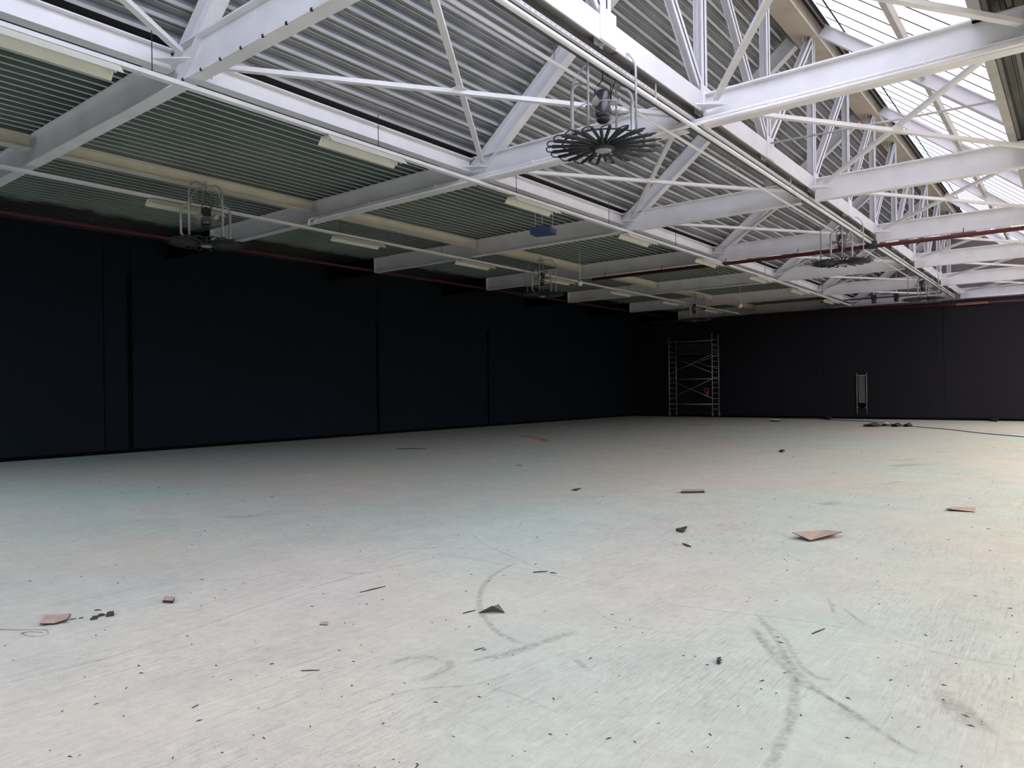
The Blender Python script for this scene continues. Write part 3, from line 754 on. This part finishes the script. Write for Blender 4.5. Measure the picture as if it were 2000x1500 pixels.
MB().tube([(-.13, 0, .29), (-.09, 0, .40), (0, 0, .44), (.09, 0, .40), (.13, 0, .29)], .006, 6).build('handle', M['white'], t)
t2 = thing('shelf_bracket', 'small dark shelf on the wall under the red bucket', 'shelf', (-14.95, 34.95, .98))
MB().box((-.2, -.22, 0), (.2, .14, .04)).build('shelf', M['gap'], t2)
# narrow framed panel on the far wall
t = thing('narrow_panel', 'narrow grey panel between two pale uprights on the far black wall', 'panel', (-7.77, YP-.06, 0))
for x in (-.20, .20): MB().tube([(x, 0, .23), (x, 0, 2.05)], .018, 8).build('upright', M['alu'], t)
MB().box((-.13, -.01, .72), (.13, .02, 1.93)).build('panel', M['tray'], t)
MB().box((-.12, -.012, .50), (.12, .02, .715)).build('lower_plate', M['gap'], t)
MB().box((-.2, -.012, .50), (.2, .0, .53)).box((-.2, -.012, 1.93), (.2, .0, 1.96)).build('crosspiece', M['alu'], t)

# ------------------------------------------------------------------ things lying on the floor
def sheet(name, pix, th, m, label, cat, lift=None, edge=None):
    edge = edge or ('boardd' if m == 'board' else 'chip')
    c = [flr(*p) for p in pix]; ctr = sum(c, Vector())/len(c)
    lift = lift or [0]*len(c)
    t = thing(name, label, cat, (ctr.x, ctr.y, 0)); n_ = len(c)
    b = MB(); lo = [(v.x-ctr.x, v.y-ctr.y, .002+l) for v, l in zip(c, lift)]; hi = [(x, y_, z+th) for x, y_, z in lo]
    m0 = (0, 0, sum(v[2] for v in lo)/n_*.6+.001); m1 = (0, 0, m0[2]+th)
    k = n_
    fs = [(i, (i+1) % k, 2*k) for i in range(k)]+[(k+(i+1) % k, k+i, 2*k+1) for i in range(k)]
    b.add(lo+hi+[m0, m1], fs); b.build('face', M[m], t)
    e = MB(); e.add([(x*1.002, y_*1.002, z) for x, y_, z in lo]+[(x*1.002, y_*1.002, z-.0005) for x, y_, z in hi], [((i+1) % k, i, k+i, k+(i+1) % k) for i in range(k)]); e.build('edge', M[edge], t)
    return t
sheet('hardboard_sheet', [(1548, 1052), (1583, 1059), (1645, 1050), (1612, 1036)], .006, 'board', 'largest curled brown-pink board lying on the right of the floor', 'board', [.055, .012, .05, 0])
sheet('hardboard_sheet', [(1848, 998), (1904, 1001), (1905, 992), (1858, 991)], .006, 'board', 'flat brown-pink board near the right edge of the photo', 'board', [.02, .0, 0, 0])
sheet('hardboard_sheet', [(78, 1224), (106, 1220), (131, 1217), (138, 1201), (88, 1204)], .008, 'board', 'brown-pink board on the left of the floor, beside splinters', 'board', [.012, .0, .018, 0, 0])
sheet('board_offcut', [(318, 1178), (338, 1179), (341, 1171), (322, 1170)], .02, 'board', 'small brown-pink offcut left of centre on the floor', 'board')
sheet('board_offcut', [(624, 1221), (640, 1222), (641, 1215), (626, 1216)], .004, 'board', 'tiny pale pink chip of board in the left foreground', 'board')
sheet('plank_offcut', [(1330, 964), (1376, 963), (1376, 959), (1334, 960)], .03, 'board', 'short brown plank offcut right of the floor centre', 'plank', edge='chip')
sheet('folded_scrap', [(935, 1198), (962, 1199), (986, 1198), (974, 1190), (950, 1192)], .004, 'tray', 'torn dark grey scrap at the centre of the foreground', 'scrap', [.0, .05, .0, .03, .0])
sheet('folded_scrap', [(1320, 1038), (1334, 1041), (1342, 1037), (1330, 1034)], .02, 'chip', 'dark curled scrap left of the largest board', 'scrap', [.01, 0, .03, 0])
sheet('folded_scrap', [(1332, 1063), (1342, 1068), (1350, 1069), (1340, 1064)], .01, 'chip', 'dark splinter just below the curled scrap', 'scrap')
sheet('folded_scrap', [(1400, 1298), (1406, 1298), (1408, 1290), (1401, 1292)], .02, 'chip', 'small dark lump in the right foreground', 'scrap')
sheet('folded_scrap', [(1522, 882), (1528, 884), (1533, 882), (1528, 880)], .03, 'iron', 'small dark lump far off below the far wall', 'scrap')
sheet('folded_scrap', [(1115, 958), (1126, 959), (1136, 954), (1124, 955)], .006, 'chip', 'thin dark flake in the middle distance', 'scrap')
sheet('folded_scrap', [(176, 1212), (190, 1210), (192, 1205), (182, 1206)], .01, 'chip', 'dark chip just right of the left board', 'scrap')
sheet('folded_scrap', [(207, 1206), (223, 1203), (222, 1199), (210, 1201)], .02, 'boardd', 'dark red chip at the right end of the splinters by the left board', 'scrap')
def stick(p0, p1, r, label, m='chip'):
    a, b_ = flr(*p0), flr(*p1); c = (a+b_)/2; a, b_ = a-c, b_-c
    r *= .5
    o = MB().tube([(a.x, a.y, r), ((a.x+b_.x)/2, (a.y+b_.y)/2, r*1.3), (b_.x, b_.y, r)], [r*.7, r, r*.6], 6).build('stick', M[m]); o.location = c
    return tag(o, label, 'stick')
stick((703, 1158), (753, 1146), .008, 'long thin dark stick left of centre in the foreground')
stick((904, 1199), (929, 1193), .008, 'short dark stick touching the torn grey scrap')
stick((1041, 1119), (1070, 1117), .010, 'dark stick above the torn grey scrap')
stick((1074, 1119), (1087, 1121), .008, 'stub right of the dark stick above the scrap')
stick((588, 1311), (624, 1310), .006, 'thin dark stick low in the left foreground')
stick((926, 1271), (946, 1266), .006, 'small dark stick above the long dark scuff')
stick((1586, 1239), (1611, 1229), .008, 'dark stick on the right of the foreground')
stick((774, 877), (832, 877), .02, 'long dark batten far off near the left wall')
stick((1240, 910), (1258, 912), .012, 'thin dark lath in the middle distance', 'chip') if False else None
stick((180, 1208), (206, 1202), .012, 'dark splinter right of the left board, longest of its heap')
stick((184, 1193), (198, 1192), .008, 'upper short splinter of the heap by the left board')
stick((192, 1201), (204, 1200), .008, 'middle short splinter of the heap by the left board')
stick((135, 1211), (150, 1209), .006, 'thin splinter touching the left board')
stick((154, 1209), (163, 1207), .008, 'stubby splinter between the left board and its heap')
stick((1378, 1294), (1379, 1293), .004, 'x') if False else None
stick((375, 1384), (388, 1377), .005, 'small splinter in the lower left foreground')
stick((1008, 909), (1021, 910), .012, 'short dark lath far off left of the red floor mark')
# cable on the floor
pts = [flr(*p) for p in ((1395, 812), (1500, 815), (1600, 819), (1700, 824), (1740, 829), (1790, 834), (1850, 839), (1920, 847), (2000, 854), (2060, 860))]
tag(MB().tube([(p.x, min(p.y, 34.8), .012) for p in pts], .012, 6).build('floor_cable', M['rubber']), 'long thin black cable trailing along the floor by the far wall', 'cable')
pts = [flr(*p) for p in ((0, 1230), (40, 1231), (70, 1230), (92, 1231), (95, 1238), (80, 1243), (55, 1243), (42, 1238), (60, 1234), (85, 1236))]
tag(MB().tube([(p.x, p.y, .004) for p in pts], .003, 6).build('wire', M['ironl']), 'thin looped grey wire in front of the left board', 'wire')
# small heap of rubbish near the far wall
for i, (a, b_, c_, m, lab) in enumerate(((1686, 1722, 832, 'chip', 'dark flattened rubbish at the left of the far heap'), (1722, 1738, 831, 'white', 'white crumpled paper in the far heap by the cable'), (1740, 1762, 832, 'iron', 'black scrap right of the white paper in the far heap'), (1764, 1782, 832, 'chip', 'small dark scrap ending the far heap on the right'))):
    sheet('rubbish', [(a, c_+1), ((a+b_)/2, c_+2), (b_, c_+1), ((a+b_)/2+3, c_-2)], .06, m, lab, 'rubbish', [.0, .05, .0, .03])
sheet('rubbish', [(1505, 823), (1522, 824), (1526, 821), (1508, 820)], .05, 'white', 'white scrap on the floor along the far wall', 'rubbish')
sheet('rubbish', [(1612, 820), (1622, 820.5), (1624, 817), (1613, 817)], .12, 'iron', 'black block at the foot of the far wall', 'block', [0, 0, 0, 0])
sheet('rubbish', [(1935, 823), (1948, 824), (1950, 821), (1938, 820)], .10, 'iron', 'black block at the far wall foot near the right edge', 'block')
# scattered grit
b = MB(); rnd = random.Random(3)
for i in range(420):
    px, py = rnd.uniform(0, 2000), 840+660*rnd.random()**1.3
    if py < 905-.07*px+8: continue
    p = flr(px, py); s_ = rnd.uniform(.0025, .006)*(1+p.length*.04); a = rnd.uniform(0, 6.28); l = rnd.uniform(1, 3.5)
    dx, dy = math.cos(a)*s_*l, math.sin(a)*s_*l; ex, ey = -math.sin(a)*s_*.6, math.cos(a)*s_*.6
    b.add([(p.x-dx, p.y-dy, .001), (p.x+ex, p.y+ey, .001), (p.x+dx, p.y+dy, .001), (p.x-ex, p.y-ey, .001), (p.x, p.y, .001+s_*.8)], [(0, 3, 4), (3, 2, 4), (2, 1, 4), (1, 0, 4)])
g_ = b.build('grit', M['chip']); g_['kind'] = 'stuff'; tag(g_, 'scattered grit and tiny splinters all over the concrete floor', 'grit')

# ------------------------------------------------------------------ marks on the floor (parts of the floor)
ZM = [.0008]
def ribbon(name, pix, w_, m, taper=True):
    c = [flr(*p) for p in pix]; pts = []
    for i in range(len(c)-1):                          # Catmull-Rom
        p0, p1, p2, p3 = c[max(i-1, 0)], c[i], c[i+1], c[min(i+2, len(c)-1)]
        for k in range(6):
            t_ = k/6; pts.append(.5*((2*p1)+(p2-p0)*t_+(2*p0-5*p1+4*p2-p3)*t_*t_+(3*p1-p0-3*p2+p3)*t_**3))
    pts.append(c[-1]); n_ = len(pts); vs = []; al = []; ZM[0] += .0001
    for i, p in enumerate(pts):
        d = (pts[min(i+1, n_-1)]-pts[max(i-1, 0)]).normalized(); s_ = Vector((-d.y, d.x, 0))
        e = min(1, min(i, n_-1-i)/4) if taper else 1
        for q, a in ((-1, 0), (-.35, 1), (.35, 1), (1, 0)): vs.append((p.x+s_.x*q*w_/2, p.y+s_.y*q*w_/2, ZM[0])); al.append(a*e)
    me = bpy.data.meshes.new(name); me.from_pydata(vs, [], [(i*4+j, i*4+j+1, i*4+j+5, i*4+j+4) for i in range(n_-1) for j in range(3)])
    at = me.attributes.new('edge', 'FLOAT', 'POINT')
    at.data.foreach_set('value', al); me.materials.append(M[m])
    o = bpy.data.objects.new(name, me); COL.objects.link(o); o.parent = FLOOR
    return o
ribbon('tyre_mark', [(1010, 1100), (985, 1110), (958, 1128), (942, 1150), (936, 1172), (940, 1195), (955, 1218), (972, 1235), (1005, 1252), (1035, 1263)], .06, 'scuff')
ribbon('tyre_mark', [(1468, 1222), (1490, 1250), (1520, 1275), (1545, 1310), (1552, 1345), (1548, 1390), (1530, 1440), (1508, 1490), (1500, 1520)], .075, 'scuff')
ribbon('tyre_mark', [(1475, 1195), (1500, 1222), (1530, 1245), (1556, 1290), (1590, 1320), (1640, 1332)], .05, 'scuff')
ribbon('tyre_mark', [(1480, 1210), (1510, 1240), (1548, 1300), (1600, 1350), (1680, 1400)], .05, 'scuff')
ribbon('tyre_mark', [(1470, 1225), (1500, 1270), (1560, 1330), (1640, 1375), (1720, 1430), (1800, 1480)], .05, 'scuff')
ribbon('tyre_mark', [(1880, 1370), (1910, 1405), (1950, 1440)], .05, 'scuff')
ribbon('tyre_mark', [(1618, 1168), (1624, 1185), (1633, 1205)], .04, 'scuff')
ribbon('tyre_mark', [(1645, 1185), (1668, 1205), (1692, 1223)], .04, 'scuff')
ribbon('tyre_mark', [(1118, 1280), (1135, 1298), (1158, 1315)], .05, 'scuff')
ribbon('scuff', [(955, 1290), (1000, 1277), (1050, 1258), (1090, 1245), (1135, 1232)], .09, 'scuff')
ribbon('scuff', [(820, 1330), (850, 1318), (880, 1300), (868, 1290)], .09, 'scuff')
ribbon('scuff', [(755, 1300), (790, 1288), (830, 1284), (868, 1290)], .07, 'scuff')
ribbon('scuff', [(905, 1298), (960, 1283), (1030, 1262)], .05, 'scuff')
ribbon('scuff', [(780, 1071), (820, 1072), (870, 1068)], .05, 'scuff')
ribbon('scuff', [(660, 1118), (700, 1121), (740, 1117)], .05, 'scuff')
ribbon('scuff', [(430, 1008), (465, 1010), (520, 1007)], .22, 'stain')
ribbon('scuff', [(1595, 982), (1618, 985), (1640, 978)], .20, 'stain')
ribbon('scuff', [(1735, 911), (1765, 909), (1805, 906)], .35, 'stain')
ribbon('scuff', [(1725, 898), (1755, 899), (1795, 896)], .12, 'stain')
ribbon('scuff', [(1710, 945), (1735, 945), (1760, 940)], .10, 'stain')
ribbon('scuff', [(1630, 1100+280), (1660, 1395), (1690, 1412)], .14, 'scuff')
ribbon('scuff', [(1300, 1180), (1420, 1196), (1560, 1212), (1700, 1238)], .018, 'scuff')
ribbon('scuff', [(1700, 1238), (1850, 1280), (2000, 1305)], .018, 'scuff')
ribbon('scuff', [(0, 1340), (90, 1315), (230, 1280), (400, 1222), (600, 1152), (740, 1113), (860, 1090)], .02, 'scuff')
ribbon('scuff', [(840, 1080), (920, 1092), (1040, 1115), (1130, 1135), (1250, 1155)], .018, 'scuff')
ribbon('scuff', [(915, 1040), (950, 1065), (1010, 1092), (1060, 1115)], .02, 'scuff')
ribbon('scuff', [(660, 1400), (800, 1350), (940, 1335), (1060, 1290)], .02, 'scuff')
ribbon('scuff', [(1160, 1190), (1200, 1215), (1320, 1240)], .015, 'scuff')
ribbon('scuff', [(960, 1345), (1010, 1360), (1100, 1398)], .018, 'scuff')
ribbon('red_paint_mark', [(1008, 851), (1030, 853), (1056, 857), (1075, 866)], .35, 'redmark')
ribbon('red_paint_mark', [(1340, 829), (1365, 830), (1393, 828)], .5, 'redmark')
ribbon('red_paint_mark', [(1838, 1345), (1870, 1385), (1925, 1430)], .16, 'stain')
for o in FLOOR.children: pass
